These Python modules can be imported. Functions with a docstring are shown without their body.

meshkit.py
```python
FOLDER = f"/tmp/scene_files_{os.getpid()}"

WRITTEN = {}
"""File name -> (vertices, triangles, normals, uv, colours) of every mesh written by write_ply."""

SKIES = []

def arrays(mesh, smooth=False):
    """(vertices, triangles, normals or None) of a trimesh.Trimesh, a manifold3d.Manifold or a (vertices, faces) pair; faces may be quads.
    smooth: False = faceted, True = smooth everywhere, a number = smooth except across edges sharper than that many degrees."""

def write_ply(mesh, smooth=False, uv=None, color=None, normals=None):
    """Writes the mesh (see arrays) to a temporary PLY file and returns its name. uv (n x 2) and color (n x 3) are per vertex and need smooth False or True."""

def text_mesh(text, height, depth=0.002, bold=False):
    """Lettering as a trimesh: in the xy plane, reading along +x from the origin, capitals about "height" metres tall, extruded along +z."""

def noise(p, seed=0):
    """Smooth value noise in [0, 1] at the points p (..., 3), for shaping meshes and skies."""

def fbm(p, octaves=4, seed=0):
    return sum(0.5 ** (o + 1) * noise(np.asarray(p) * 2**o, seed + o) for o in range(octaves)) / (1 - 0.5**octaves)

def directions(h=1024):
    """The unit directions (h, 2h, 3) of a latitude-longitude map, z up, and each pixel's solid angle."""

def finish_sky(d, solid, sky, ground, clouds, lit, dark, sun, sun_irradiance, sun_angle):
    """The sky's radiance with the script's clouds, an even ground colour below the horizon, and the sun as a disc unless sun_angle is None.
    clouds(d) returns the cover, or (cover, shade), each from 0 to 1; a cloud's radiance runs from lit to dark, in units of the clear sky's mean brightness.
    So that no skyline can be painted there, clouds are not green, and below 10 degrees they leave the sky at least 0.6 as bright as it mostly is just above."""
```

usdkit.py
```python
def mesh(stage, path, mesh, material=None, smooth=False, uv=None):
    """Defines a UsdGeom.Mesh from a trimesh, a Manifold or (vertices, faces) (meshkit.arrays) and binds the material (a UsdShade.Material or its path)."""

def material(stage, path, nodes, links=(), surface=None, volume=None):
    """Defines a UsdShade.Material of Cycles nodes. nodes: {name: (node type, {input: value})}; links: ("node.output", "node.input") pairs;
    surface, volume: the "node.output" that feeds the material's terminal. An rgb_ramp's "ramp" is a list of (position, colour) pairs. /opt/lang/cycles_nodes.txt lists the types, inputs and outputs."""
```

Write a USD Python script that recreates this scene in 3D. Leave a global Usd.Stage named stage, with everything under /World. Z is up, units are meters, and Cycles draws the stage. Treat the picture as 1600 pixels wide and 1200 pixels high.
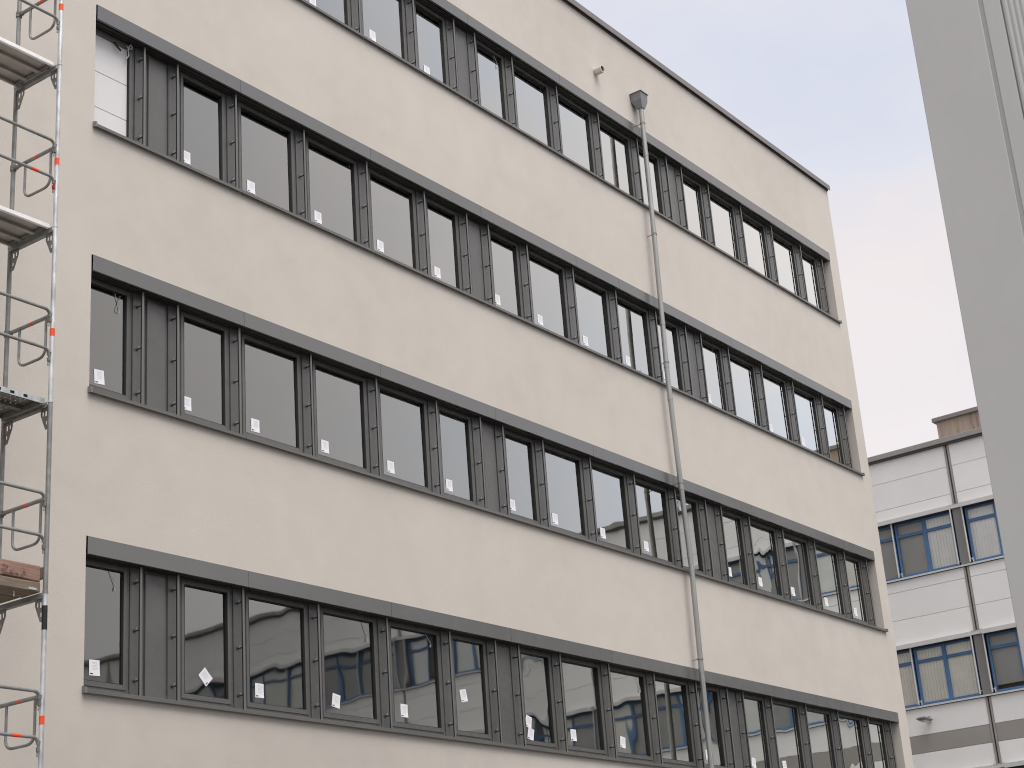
import math, random
import numpy as np
import trimesh
import shapely.geometry as sg
import usdkit
import meshkit
from pxr import Usd, UsdGeom, UsdLux, UsdShade, Gf, Sdf

stage = Usd.Stage.CreateInMemory()
UsdGeom.SetStageUpAxis(stage, UsdGeom.Tokens.z)
UsdGeom.Xform.Define(stage, '/World')
UsdGeom.Scope.Define(stage, '/World/Looks')
random.seed(7)
rng = np.random.default_rng(7)

# ------------------------------------------------------------------ camera
Z0 = 6.65                                   # height of the lowest visible window head above the ground
CAM = np.array([-11.7696, -14.2010, -5.0473 + Z0])
YAW, PITCH, ROLL, FPX = 0.95405, 0.35702, -0.07466, 2640.75
fw = np.array([math.sin(YAW) * math.cos(PITCH), math.cos(YAW) * math.cos(PITCH), math.sin(PITCH)])
rt = np.array([math.cos(YAW), -math.sin(YAW), 0.0])
up = np.cross(rt, fw)
c_, s_ = math.cos(ROLL), math.sin(ROLL)
rt, up = c_ * rt + s_ * up, -s_ * rt + c_ * up
cam = UsdGeom.Camera.Define(stage, '/World/camera')
cam.AddTransformOp().Set(Gf.Matrix4d(*[float(v) for row in ((*rt, 0), (*up, 0), (*(-fw), 0), (*CAM, 1)) for v in row]))
cam.CreateHorizontalApertureAttr(36.0)
cam.CreateVerticalApertureAttr(27.0)
cam.CreateFocalLengthAttr(36.0 * FPX / 1600)
cam.CreateClippingRangeAttr(Gf.Vec2f(0.1, 5000))
cam.CreateExposureAttr(0.0)

# ------------------------------------------------------------------ sky and sun
SUN_AZ, SUN_EL = math.radians(190), math.radians(61)    # azimuth measured from +y towards +x
sdir = np.array([math.sin(SUN_AZ) * math.cos(SUN_EL), math.cos(SUN_AZ) * math.cos(SUN_EL), math.sin(SUN_EL)])
sky_mat = usdkit.material(stage, '/World/Looks/sky_overcast', {
    'tc': ('texture_coordinate', {}),
    'map': ('mapping', {'scale': (1.0, 1.0, 1.6), 'location': (0.62, 0.75, -2.61)}),
    'n': ('noise_texture', {'scale': 1.7, 'detail': 4, 'roughness': 0.5, 'distortion': 0.3}),
    'n2': ('noise_texture', {'scale': 4.5, 'detail': 5, 'roughness': 0.55}),
    'mixn': ('mix', {'mix_type': 'mix', 'fac': 0.35}),
    'ramp': ('rgb_ramp', {'ramp': [(0.37, (5.0, 5.25, 6.2)), (0.45, (5.6, 5.7, 6.4)), (0.53, (6.6, 6.0, 5.9)), (0.62, (7.05, 6.3, 6.05))]}),
    'sky': ('sky_texture', {'sky_type': 'single_scattering', 'sun_disc': False, 'sun_elevation': SUN_EL,
                            'sun_rotation': SUN_AZ, 'air_density': 1.0, 'aerosol_density': 3.0}),
    'bw': ('rgb_to_bw', {}),
    'hs': ('hsv', {'saturation': 0.3}),
    'mix': ('mix', {'mix_type': 'add', 'fac': 0.7}),
    'bg': ('background_shader', {'strength': 0.1}),
}, [('tc.generated', 'map.vector'), ('map.vector', 'n.vector'), ('map.vector', 'n2.vector'), ('n.fac', 'mixn.color1'), ('n2.fac', 'mixn.color2'),
    ('mixn.color', 'ramp.fac'), ('sky.color', 'hs.color'), ('ramp.color', 'mix.color1'), ('hs.color', 'mix.color2'), ('mix.color', 'bg.color')],
    surface='bg.background')
dome = UsdLux.DomeLight.Define(stage, '/World/sky')
UsdShade.MaterialBindingAPI.Apply(dome.GetPrim()).Bind(sky_mat)
dome.GetPrim().SetCustomDataByKey('kind', 'structure')
dome.GetPrim().SetCustomDataByKey('label', 'pale overcast sky with faint lavender and pink cloud')

sun = UsdLux.DistantLight.Define(stage, '/World/sun')
sun.CreateNormalizeAttr(True)
sun.CreateIntensityAttr(0.62)
sun.CreateAngleAttr(46.0)
sun.CreateColorAttr(Gf.Vec3f(1.0, 0.955, 0.895))
zax = sdir
xax = np.cross([0, 0, 1.0], zax); xax /= np.linalg.norm(xax)
yax = np.cross(zax, xax)
sun.AddTransformOp().Set(Gf.Matrix4d(*[float(v) for row in ((*xax, 0), (*yax, 0), (*zax, 0), (0, 0, 0, 1)) for v in row]))

# ------------------------------------------------------------------ naming
used = {}


def path_for(parent, name):
    base = f'{parent}/{name}'
    k = used.get(base, 0)
    used[base] = k + 1
    return base if k == 0 else f'{base}_{k:03d}'


def data(prim, label=None, cat=None, group=None, kind=None):
    for k, v in (('label', label), ('category', cat), ('group', group), ('kind', kind)):
        if v:
            prim.SetCustomDataByKey(k, v)


def thing(name, label=None, cat=None, group=None, kind=None):
    p = path_for('/World', name)
    x = UsdGeom.Xform.Define(stage, p)
    data(x.GetPrim(), label, cat, group, kind)
    return p


def part(parent, name, mesh, mat, label=None, smooth=False, uv=None, cat=None, group=None, kind=None):
    p = path_for(parent, name)
    if isinstance(mesh, list):
        mesh = trimesh.util.concatenate(mesh)
    m = usdkit.mesh(stage, p, mesh, mat, smooth, uv)
    data(m.GetPrim(), label, cat, group, kind)
    return p


# ------------------------------------------------------------------ shape helpers (all in world metres; z given relative to Z0 is lifted by W())
def box(x0, x1, y0, y1, z0, z1):
    v = np.array([[x, y, z] for x in (x0, x1) for y in (y0, y1) for z in (z0, z1)], float)
    f = np.array([[0, 1, 3], [0, 3, 2], [4, 6, 7], [4, 7, 5], [0, 4, 5], [0, 5, 1], [2, 3, 7], [2, 7, 6], [0, 2, 6], [0, 6, 4], [1, 5, 7], [1, 7, 3]])
    return trimesh.Trimesh(v, f, process=False)


def cbox(x0, x1, y0, y1, z0, z1, c=0.004):
    """a box with chamfered edges along all twelve edges"""
    pts = []
    for sx in (0, 1):
        for sy in (0, 1):
            for sz in (0, 1):
                X, Y, Z = (x0, x1)[sx], (y0, y1)[sy], (z0, z1)[sz]
                dx, dy, dz = (c, -c)[sx], (c, -c)[sy], (c, -c)[sz]
                pts += [[X + dx, Y + dy, Z], [X + dx, Y, Z + dz], [X, Y + dy, Z + dz]]
    return trimesh.convex.convex_hull(np.array(pts))


def prism_x(poly, x0, x1):
    """extrude a polygon of (y, z) points along x"""
    p = sg.Polygon(poly)
    m = trimesh.creation.extrude_polygon(p, x1 - x0)
    v = m.vertices
    return trimesh.Trimesh(np.c_[v[:, 2] + x0, v[:, 0], v[:, 1]], m.faces, process=False)


def prism_y(poly, y0, y1, holes=()):
    """extrude a polygon of (x, z) points along y"""
    p = sg.Polygon(poly, holes)
    m = trimesh.creation.extrude_polygon(p, y1 - y0)
    v = m.vertices
    return trimesh.Trimesh(np.c_[v[:, 0], y1 - v[:, 2], v[:, 1]], m.faces, process=False)


def prism_z(poly, z0, z1):
    m = trimesh.creation.extrude_polygon(sg.Polygon(poly), z1 - z0)
    m.apply_translation([0, 0, z0])
    return m


def tube(pts, r, n=12, bend=0.0):
    """a round bar along a polyline; corners are rounded with radius bend"""
    pts = [np.array(p, float) for p in pts]
    if bend > 0 and len(pts) > 2:
        out = [pts[0]]
        for a, b, c in zip(pts[:-2], pts[1:-1], pts[2:]):
            d1, d2 = (a - b), (c - b)
            k1, k2 = min(bend, .48 * np.linalg.norm(d1)), min(bend, .48 * np.linalg.norm(d2))
            p1, p2 = b + d1 / np.linalg.norm(d1) * k1, b + d2 / np.linalg.norm(d2) * k2
            for t in np.linspace(0, 1, 7):
                out.append((1 - t) ** 2 * p1 + 2 * t * (1 - t) * b + t * t * p2)
        out.append(pts[-1])
        pts = out
    P = np.array(pts)
    T = np.gradient(P, axis=0)
    T /= np.linalg.norm(T, axis=1, keepdims=True)
    ref = np.array([0, 0, 1.0]) if abs(T[0][2]) < .9 else np.array([1.0, 0, 0])
    rings = []
    A = np.cross(T[0], ref); A /= np.linalg.norm(A)
    ang = np.arange(n) * 2 * np.pi / n
    for p, t in zip(P, T):
        A = A - t * np.dot(A, t); A /= np.linalg.norm(A)
        B = np.cross(t, A)
        rings.append(p + r * (np.cos(ang)[:, None] * A + np.sin(ang)[:, None] * B))
    V = np.vstack(rings + [P[:1], P[-1:]])
    F = []
    for i in range(len(P) - 1):
        for j in range(n):
            a, b, c, d = i * n + j, i * n + (j + 1) % n, (i + 1) * n + (j + 1) % n, (i + 1) * n + j
            F += [[a, b, c], [a, c, d]]
    c0, c1 = len(P) * n, len(P) * n + 1
    for j in range(n):
        F += [[c0, (j + 1) % n, j], [c1, (len(P) - 1) * n + j, (len(P) - 1) * n + (j + 1) % n]]
    return trimesh.Trimesh(V, np.array(F), process=False)


def pipe(p0, p1, r0, r1, n=20):
    """an open ended pipe with wall thickness"""
    p0, p1 = np.array(p0, float), np.array(p1, float)
    t = (p1 - p0) / np.linalg.norm(p1 - p0)
    ref = np.array([0, 0, 1.0]) if abs(t[2]) < .9 else np.array([1.0, 0, 0])
    A = np.cross(t, ref); A /= np.linalg.norm(A); B = np.cross(t, A)
    ang = np.arange(n) * 2 * np.pi / n
    ring = lambda p, r: p + r * (np.cos(ang)[:, None] * A + np.sin(ang)[:, None] * B)
    V = np.vstack([ring(p0, r0), ring(p1, r0), ring(p1, r1), ring(p0, r1)])
    F = []
    for a, b in ((0, 1), (1, 2), (2, 3), (3, 0)):
        for j in range(n):
            k = (j + 1) % n
            F += [[a * n + j, a * n + k, b * n + k], [a * n + j, b * n + k, b * n + j]]
    m = trimesh.Trimesh(V, np.array(F), process=False)
    m.fix_normals()
    return m


def W(m):
    """lift from heights above the lowest window head to world heights"""
    if isinstance(m, list):
        m = trimesh.util.concatenate(m)
    m.apply_translation([0, 0, Z0])
    return m


# ------------------------------------------------------------------ materials
L = '/World/Looks/'


def simple(name, col, rough=0.5, metallic=0.0, spec=0.5, var=0.0, vscale=3.0, bump=0.0, bscale=40.0, stretch=(1, 1, 1), rvar=0.0, orand=0.0):
    nodes = {'p': ('principled_bsdf', {'base_color': col, 'roughness': rough, 'metallic': metallic, 'specular_ior_level': spec})}
    links = []
    if var or bump or rvar:
        nodes['g'] = ('geometry', {})
        nodes['m'] = ('mapping', {'scale': stretch})
        links += [('g.position', 'm.vector')]
    if var:
        nodes['n'] = ('noise_texture', {'scale': vscale, 'detail': 6, 'roughness': 0.6})
        lo = tuple(c * (1 - var) for c in col); hi = tuple(min(1, c * (1 + var)) for c in col)
        nodes['r'] = ('rgb_ramp', {'ramp': [(0.3, lo), (0.7, hi)]})
        links += [('m.vector', 'n.vector'), ('n.fac', 'r.fac'), ('r.color', 'p.base_color')]
    if rvar:
        nodes['nr'] = ('noise_texture', {'scale': vscale * 2.3, 'detail': 4})
        nodes['mr'] = ('map_range', {'from_min': 0.3, 'from_max': 0.7, 'to_min': rough - rvar, 'to_max': rough + rvar})
        links += [('m.vector', 'nr.vector'), ('nr.fac', 'mr.value'), ('mr.result', 'p.roughness')]
    if bump:
        nodes['nb'] = ('noise_texture', {'scale': bscale, 'detail': 4, 'roughness': 0.6})
        nodes['b'] = ('bump', {'strength': bump, 'distance': 0.01})
        links += [('m.vector', 'nb.vector'), ('nb.fac', 'b.height'), ('b.normal', 'p.normal')]
    if orand:
        nodes['oi'] = ('object_info', {})
        nodes['om'] = ('map_range', {'from_min': 0.0, 'from_max': 1.0, 'to_min': 1 - orand, 'to_max': 1 + orand})
        nodes['ox'] = ('vector_math', {'math_type': 'scale', 'vector1': col})
        links = [l for l in links if l[1] != 'p.base_color'] + ([('r.color', 'ox.vector1')] if var else []) + [('oi.random', 'om.value'), ('om.result', 'ox.scale'), ('ox.vector', 'p.base_color')]
    return usdkit.material(stage, L + name, nodes, links, surface='p.BSDF')


plaster = usdkit.material(stage, L + 'beige_render', {
    'g': ('geometry', {}),
    'n1': ('noise_texture', {'scale': 0.35, 'detail': 5, 'roughness': 0.55}),
    'n2': ('noise_texture', {'scale': 2.2, 'detail': 5, 'roughness': 0.6}),
    'mx': ('mix', {'fac': 0.4}),
    'r': ('rgb_ramp', {'ramp': [(0.32, (0.530, 0.492, 0.448)), (0.5, (0.578, 0.537, 0.490)), (0.68, (0.612, 0.570, 0.522))]}),
    'n3': ('noise_texture', {'scale': 130.0, 'detail': 3, 'roughness': 0.7}),
    'n5': ('noise_texture', {'scale': 38.0, 'detail': 2, 'roughness': 0.5}),
    'r3': ('rgb_ramp', {'ramp': [(0.3, (0.86, 0.86, 0.86)), (0.5, (1.0, 1.0, 1.0)), (0.7, (1.09, 1.09, 1.09))]}),
    'mm': ('mix', {'mix_type': 'multiply', 'fac': 1.0}),
    'n4': ('noise_texture', {'scale': 1.1, 'detail': 2, 'roughness': 0.5}),
    'add': ('math', {'math_type': 'multiply_add', 'value2': 1.6}),
    'b': ('bump', {'strength': 0.30, 'distance': 0.005}),
    'b2': ('bump', {'strength': 0.35, 'distance': 0.02}),
    'p': ('principled_bsdf', {'roughness': 0.93, 'specular_ior_level': 0.2}),
}, [('g.position', 'n1.vector'), ('g.position', 'n2.vector'), ('g.position', 'n3.vector'), ('g.position', 'n4.vector'), ('g.position', 'n5.vector'),
    ('n1.fac', 'mx.color1'), ('n2.fac', 'mx.color2'), ('mx.color', 'r.fac'), ('n3.fac', 'r3.fac'), ('r.color', 'mm.color1'), ('r3.color', 'mm.color2'),
    ('mm.color', 'p.base_color'), ('n4.fac', 'b2.height'), ('n3.fac', 'add.value1'), ('n5.fac', 'add.value3'), ('add.value', 'b.height'), ('b2.normal', 'b.normal'), ('b.normal', 'p.normal')], surface='p.BSDF')

umbra = simple('umbra_grey_coating', (0.103, 0.102, 0.097), 0.34, 0.0, 0.65, var=0.09, vscale=2.5, rvar=0.08, orand=0.06)
umbra_hood = simple('umbra_grey_sheet', (0.110, 0.109, 0.107), 0.24, 0.0, 1.0, var=0.04, vscale=0.9, bump=0.04, bscale=2.0, rvar=0.06, orand=0.05)
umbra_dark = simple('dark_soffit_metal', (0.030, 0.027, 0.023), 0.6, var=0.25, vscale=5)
rail_mat = simple('rail_grey', (0.15, 0.148, 0.143), 0.36, 0.0, 0.5, var=0.06, vscale=6)
gasket_mat = simple('black_gasket', (0.010, 0.010, 0.010), 0.6)
pin_mat = simple('dark_pin_metal', (0.035, 0.034, 0.034), 0.45)
bolt_mat = simple('zinc_bolt', (0.55, 0.55, 0.54), 0.35, 0.9)
coping_mat = simple('brown_grey_coping', (0.20, 0.178, 0.175), 0.5, var=0.08, vscale=2)
zinc = simple('weathered_zinc', (0.32, 0.325, 0.31), 0.36, 0.55, var=0.14, vscale=4, rvar=0.1, stretch=(1, 1, 0.25))
zinc_dark = simple('grey_zinc_hopper', (0.19, 0.195, 0.20), 0.45, 0.2, var=0.10, vscale=6)
pvc = simple('beige_plastic_pipe', (0.60, 0.55, 0.50), 0.5)
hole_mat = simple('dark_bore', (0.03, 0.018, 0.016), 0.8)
room_mat = simple('bare_interior_plaster', (0.20, 0.20, 0.19), 0.9, var=0.15, vscale=0.8)
slab_mat = simple('bare_concrete_slab', (0.14, 0.14, 0.135), 0.9, var=0.2, vscale=0.8)
white_infill = simple('white_infill_panel', (0.70, 0.69, 0.69), 0.45, var=0.02, vscale=2)
white_cable = simple('white_cable_sheath', (0.50, 0.51, 0.51), 0.5)
black_cable = simple('black_cable_sheath', (0.015, 0.015, 0.015), 0.5)
galv = simple('galvanised_steel_bright', (0.56, 0.575, 0.585), 0.42, 0.5, var=0.34, vscale=9, rvar=0.12, stretch=(1, 1, 0.5))
galv_old = simple('galvanised_steel_dull', (0.25, 0.255, 0.245), 0.55, 0.4, var=0.22, vscale=9, rvar=0.1)
galv_dark = simple('galvanised_steel_weathered', (0.20, 0.195, 0.18), 0.6, 0.3, var=0.3, vscale=12)
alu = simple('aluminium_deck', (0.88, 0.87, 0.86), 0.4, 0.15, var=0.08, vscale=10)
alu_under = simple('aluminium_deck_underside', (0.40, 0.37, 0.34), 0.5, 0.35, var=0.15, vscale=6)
orange = simple('orange_band', (0.80, 0.085, 0.02), 0.55, var=0.1, vscale=30)
red_clip = simple('red_painted_steel', (0.28, 0.018, 0.02), 0.5)
timber = simple('weathered_timber', (0.20, 0.155, 0.115), 0.8, var=0.35, vscale=5, bump=0.3, bscale=12, stretch=(0.6, 6, 9))
timber_red = usdkit.material(stage, L + 'stained_red_timber', {
    'g': ('geometry', {}), 'm': ('mapping', {'scale': (0.5, 6, 10)}),
    'n': ('noise_texture', {'scale': 4.0, 'detail': 7, 'roughness': 0.65}),
    'r': ('rgb_ramp', {'ramp': [(0.3, (0.20, 0.105, 0.075)), (0.5, (0.30, 0.185, 0.145)), (0.7, (0.42, 0.31, 0.26))]}),
    'n2': ('noise_texture', {'scale': 5.0, 'detail': 4, 'roughness': 0.7}),
    'r2': ('rgb_ramp', {'ramp': [(0.52, (1, 1, 1)), (0.6, (0.24, 0.14, 0.15))]}),
    'x': ('mix', {'mix_type': 'multiply', 'fac': 0.75}),
    'b': ('bump', {'strength': 0.4, 'distance': 0.01}),
    'p': ('principled_bsdf', {'roughness': 0.8})},
    [('g.position', 'm.vector'), ('m.vector', 'n.vector'), ('n.fac', 'r.fac'), ('g.position', 'n2.vector'), ('n2.fac', 'r2.fac'), ('r.color', 'x.color1'),
     ('r2.color', 'x.color2'), ('x.color', 'p.base_color'), ('n.fac', 'b.height'), ('b.normal', 'p.normal')], surface='p.BSDF')
panel_white = simple('white_cladding_panel', (0.765, 0.77, 0.76), 0.5, var=0.035, vscale=0.7, rvar=0.05, orand=0.025)
panel_band = simple('taupe_cladding_panel', (0.30, 0.285, 0.265), 0.55, var=0.08, vscale=1.2)
pier_grey = simple('grey_pier_panel', (0.21, 0.21, 0.21), 0.5, var=0.05, vscale=1.5)
profile_grey = simple('grey_profile', (0.30, 0.285, 0.27), 0.5, var=0.12, vscale=4)
joint_grey = simple('taupe_joint', (0.44, 0.42, 0.40), 0.8)
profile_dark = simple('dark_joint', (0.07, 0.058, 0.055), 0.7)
attic = simple('grey_attic_sheet', (0.27, 0.265, 0.255), 0.5, var=0.08, vscale=2)
hood_light = simple('light_grey_hood', (0.55, 0.555, 0.55), 0.45, var=0.05, vscale=2)
blue_frame = simple('blue_window_frame', (0.065, 0.155, 0.31), 0.4, var=0.1, vscale=3)
rod_light = simple('light_rod', (0.60, 0.59, 0.56), 0.4, 0.2, var=0.1, vscale=4)
blind_white = simple('white_blind_slat', (0.90, 0.91, 0.91), 0.7, var=0.05, vscale=3)
blind_cream = simple('cream_blind_slat', (0.90, 0.89, 0.84), 0.7, var=0.05, vscale=3)
screen_grey = simple('grey_roller_screen', (0.42, 0.42, 0.415), 0.7, var=0.06, vscale=1)
tower_sheet = simple('light_grey_tower_sheet', (0.455, 0.457, 0.45), 0.5, var=0.06, vscale=0.35, rvar=0.05)
tower_joint = simple('grey_tower_recess', (0.40, 0.40, 0.40), 0.6)
asphalt = simple('concrete_paving', (0.12, 0.118, 0.112), 0.9, var=0.25, vscale=2, bump=0.3, bscale=80)
roof_gravel = simple('roof_gravel', (0.22, 0.21, 0.20), 0.95, var=0.2, vscale=6)
lamp_body = simple('grey_lamp_housing', (0.20, 0.195, 0.19), 0.45, 0.3)
lamp_glass = simple('lamp_bowl_plastic', (0.60, 0.60, 0.59), 0.25)

stained = usdkit.material(stage, L + 'streaked_tan_concrete', {
    'g': ('geometry', {}), 'm': ('mapping', {'scale': (1, 7.0, 0.35)}),
    'n': ('noise_texture', {'scale': 1.3, 'detail': 6, 'roughness': 0.65}),
    'r': ('rgb_ramp', {'ramp': [(0.33, (0.13, 0.10, 0.08)), (0.43, (0.33, 0.26, 0.205)), (0.65, (0.41, 0.33, 0.27))]}),
    'b': ('bump', {'strength': 0.2, 'distance': 0.02}),
    'p': ('principled_bsdf', {'roughness': 0.9})},
    [('g.position', 'm.vector'), ('m.vector', 'n.vector'), ('n.fac', 'r.fac'), ('r.color', 'p.base_color'), ('n.fac', 'b.height'), ('b.normal', 'p.normal')], surface='p.BSDF')


def glass_material(name, layers, tint, warp, scale):
    """multi-layer pane: the mirrored share is 1 - (1 - fresnel) ^ layers; the sheet is never quite flat"""
    return usdkit.material(stage, L + name, {
        'g': ('geometry', {}),
        'm': ('mapping', {'scale': (1.0, 1.0, 0.7)}),
        'n': ('noise_texture', {'scale': scale, 'detail': 1, 'roughness': 0.3, 'distortion': 0.3}),
        'b': ('bump', {'strength': 1.0, 'distance': warp}),
        'f': ('fresnel', {'IOR': 1.125}),
        'inv': ('math', {'math_type': 'subtract', 'value1': 1.0}),
        'pw': ('math', {'math_type': 'power', 'value2': layers}),
        'fac': ('math', {'math_type': 'subtract', 'value1': 1.0, 'use_clamp': True}),
        't': ('transparent_bsdf', {'color': tint}),
        'gl': ('glossy_bsdf', {'color': (0.99, 1.0, 0.955), 'roughness': 0.02}),
        'x': ('mix_closure', {}),
    }, [('g.position', 'm.vector'), ('m.vector', 'n.vector'), ('n.fac', 'b.height'), ('b.normal', 'gl.normal'),
        ('f.fac', 'inv.value2'), ('inv.value', 'pw.value1'), ('pw.value', 'fac.value2'), ('fac.value', 'x.fac'),
        ('t.BSDF', 'x.closure1'), ('gl.BSDF', 'x.closure2')], surface='x.closure')


glass = glass_material('window_glass', 45.0, (0.72, 0.76, 0.74), 0.0024, 1.5)
glass_wavy = glass_material('window_glass_wavy', 38.0, (0.72, 0.76, 0.74), 0.010, 1.9)
glass_old = glass_material('office_glass', 12.0, (0.97, 0.98, 0.975), 0.001, 1.0)

paper = usdkit.material(stage, L + 'printed_paper_sticker', {
    'uv': ('uvmap', {'attribute': 'st'}),
    'sx': ('separate_xyz', {}),
    # grey text lines in the middle of the sheet, a small black mark low on the left
    'w': ('math', {'math_type': 'multiply', 'value2': 11.0}), 'fr': ('math', {'math_type': 'fraction'}), 'ln': ('math', {'math_type': 'less_than', 'value2': 0.45}),
    'a1': ('math', {'math_type': 'greater_than', 'value2': 0.3}), 'a2': ('math', {'math_type': 'less_than', 'value2': 0.82}),
    'a3': ('math', {'math_type': 'greater_than', 'value2': 0.34}), 'a4': ('math', {'math_type': 'less_than', 'value2': 0.86}),
    'm1': ('math', {'math_type': 'multiply'}), 'm2': ('math', {'math_type': 'multiply'}), 'm3': ('math', {'math_type': 'multiply'}), 'm4': ('math', {'math_type': 'multiply'}),
    'b1': ('math', {'math_type': 'greater_than', 'value2': 0.09}), 'b2': ('math', {'math_type': 'less_than', 'value2': 0.36}),
    'b3': ('math', {'math_type': 'greater_than', 'value2': 0.07}), 'b4': ('math', {'math_type': 'less_than', 'value2': 0.15}),
    'k1': ('math', {'math_type': 'multiply'}), 'k2': ('math', {'math_type': 'multiply'}), 'k3': ('math', {'math_type': 'multiply'}),
    'c1': ('mix', {'color1': (0.84, 0.84, 0.88), 'color2': (0.60, 0.60, 0.66)}),
    'c2': ('mix', {'color2': (0.05, 0.05, 0.05)}),
    'p': ('principled_bsdf', {'roughness': 0.6}),
}, [('uv.UV', 'sx.vector'), ('sx.y', 'w.value1'), ('w.value', 'fr.value1'), ('fr.value', 'ln.value1'),
    ('sx.x', 'a1.value1'), ('sx.x', 'a2.value1'), ('sx.y', 'a3.value1'), ('sx.y', 'a4.value1'),
    ('a1.value', 'm1.value1'), ('a2.value', 'm1.value2'), ('a3.value', 'm2.value1'), ('a4.value', 'm2.value2'), ('m1.value', 'm3.value1'), ('m2.value', 'm3.value2'),
    ('m3.value', 'm4.value1'), ('ln.value', 'm4.value2'), ('m4.value', 'c1.fac'),
    ('sx.x', 'b1.value1'), ('sx.x', 'b2.value1'), ('sx.y', 'b3.value1'), ('sx.y', 'b4.value1'),
    ('b1.value', 'k1.value1'), ('b2.value', 'k1.value2'), ('b3.value', 'k2.value1'), ('b4.value', 'k2.value2'), ('k1.value', 'k3.value1'), ('k2.value', 'k3.value2'),
    ('k3.value', 'c2.fac'), ('c1.color', 'c2.color1'), ('c2.color', 'p.base_color')], surface='p.BSDF')

# ------------------------------------------------------------------ ground
g = part('/World', 'ground', [box(-400, 400, -400, 400, -0.4, 0.0)], asphalt, label='pale concrete paved yard between the buildings', kind='structure')

# ------------------------------------------------------------------ beige office building
LEN, END = 20.9754, 21.4042
HH, DROP = 0.1983, 1.5087
ZB = {1: 10.3576, 2: 6.8042, 3: 3.4, 4: 0.0}          # underside of the blind hood of each window band
TOP = 12.345
X_LEFT, DEPTH, YW = -16.0, 14.0, 0.34
B = thing('office_building', 'beige rendered office block with four dark ribbon window bands', 'building')

# front wall: one skin with four long openings
holes = []
for r, zb in ZB.items():
    holes.append([(0, zb - DROP + 0.03), (LEN, zb - DROP + 0.03), (LEN, zb + HH + 0.004), (0, zb + HH + 0.004)])
outer = [(X_LEFT, -Z0), (END, -Z0), (END, TOP), (X_LEFT, TOP)]
front = prism_y(outer, 0.0, YW, holes)
part(B, 'wall', W(front), plaster, label='beige rendered front wall')
part(B, 'wall', W(box(END - YW, END, YW, DEPTH, -Z0, TOP)), plaster, label='narrow beige end wall')
part(B, 'wall', W(box(X_LEFT, X_LEFT + YW, YW, DEPTH, -Z0, TOP)), plaster, label='far beige end wall')
part(B, 'wall', W(box(X_LEFT + YW, END - YW, DEPTH - YW, DEPTH, -Z0, TOP)), plaster, label='beige back wall')
part(B, 'roof', W(box(X_LEFT + YW, END - YW, YW, DEPTH - YW, TOP - 0.5, TOP - 0.3)), roof_gravel)
# coping in lengths, each a folded sheet
xs = np.arange(X_LEFT, END, 3.0)
for a, b in zip(xs, list(xs[1:]) + [END + 0.02]):
    prof = [(-0.075, TOP - 0.062), (-0.062, TOP - 0.066), (-0.062, TOP + 0.0), (YW + 0.03, TOP - 0.0), (YW + 0.03, TOP + 0.035), (-0.075, TOP + 0.056)]
    part(B, 'coping', W(prism_x(prof, a + 0.002, b - 0.002)), coping_mat)

part(B, 'coping_seal', W(box(X_LEFT, END - .003, -.030, -.0005, TOP - .075, TOP - .002)), profile_dark)  # dark strip put in as the shadow line below the coping
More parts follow.
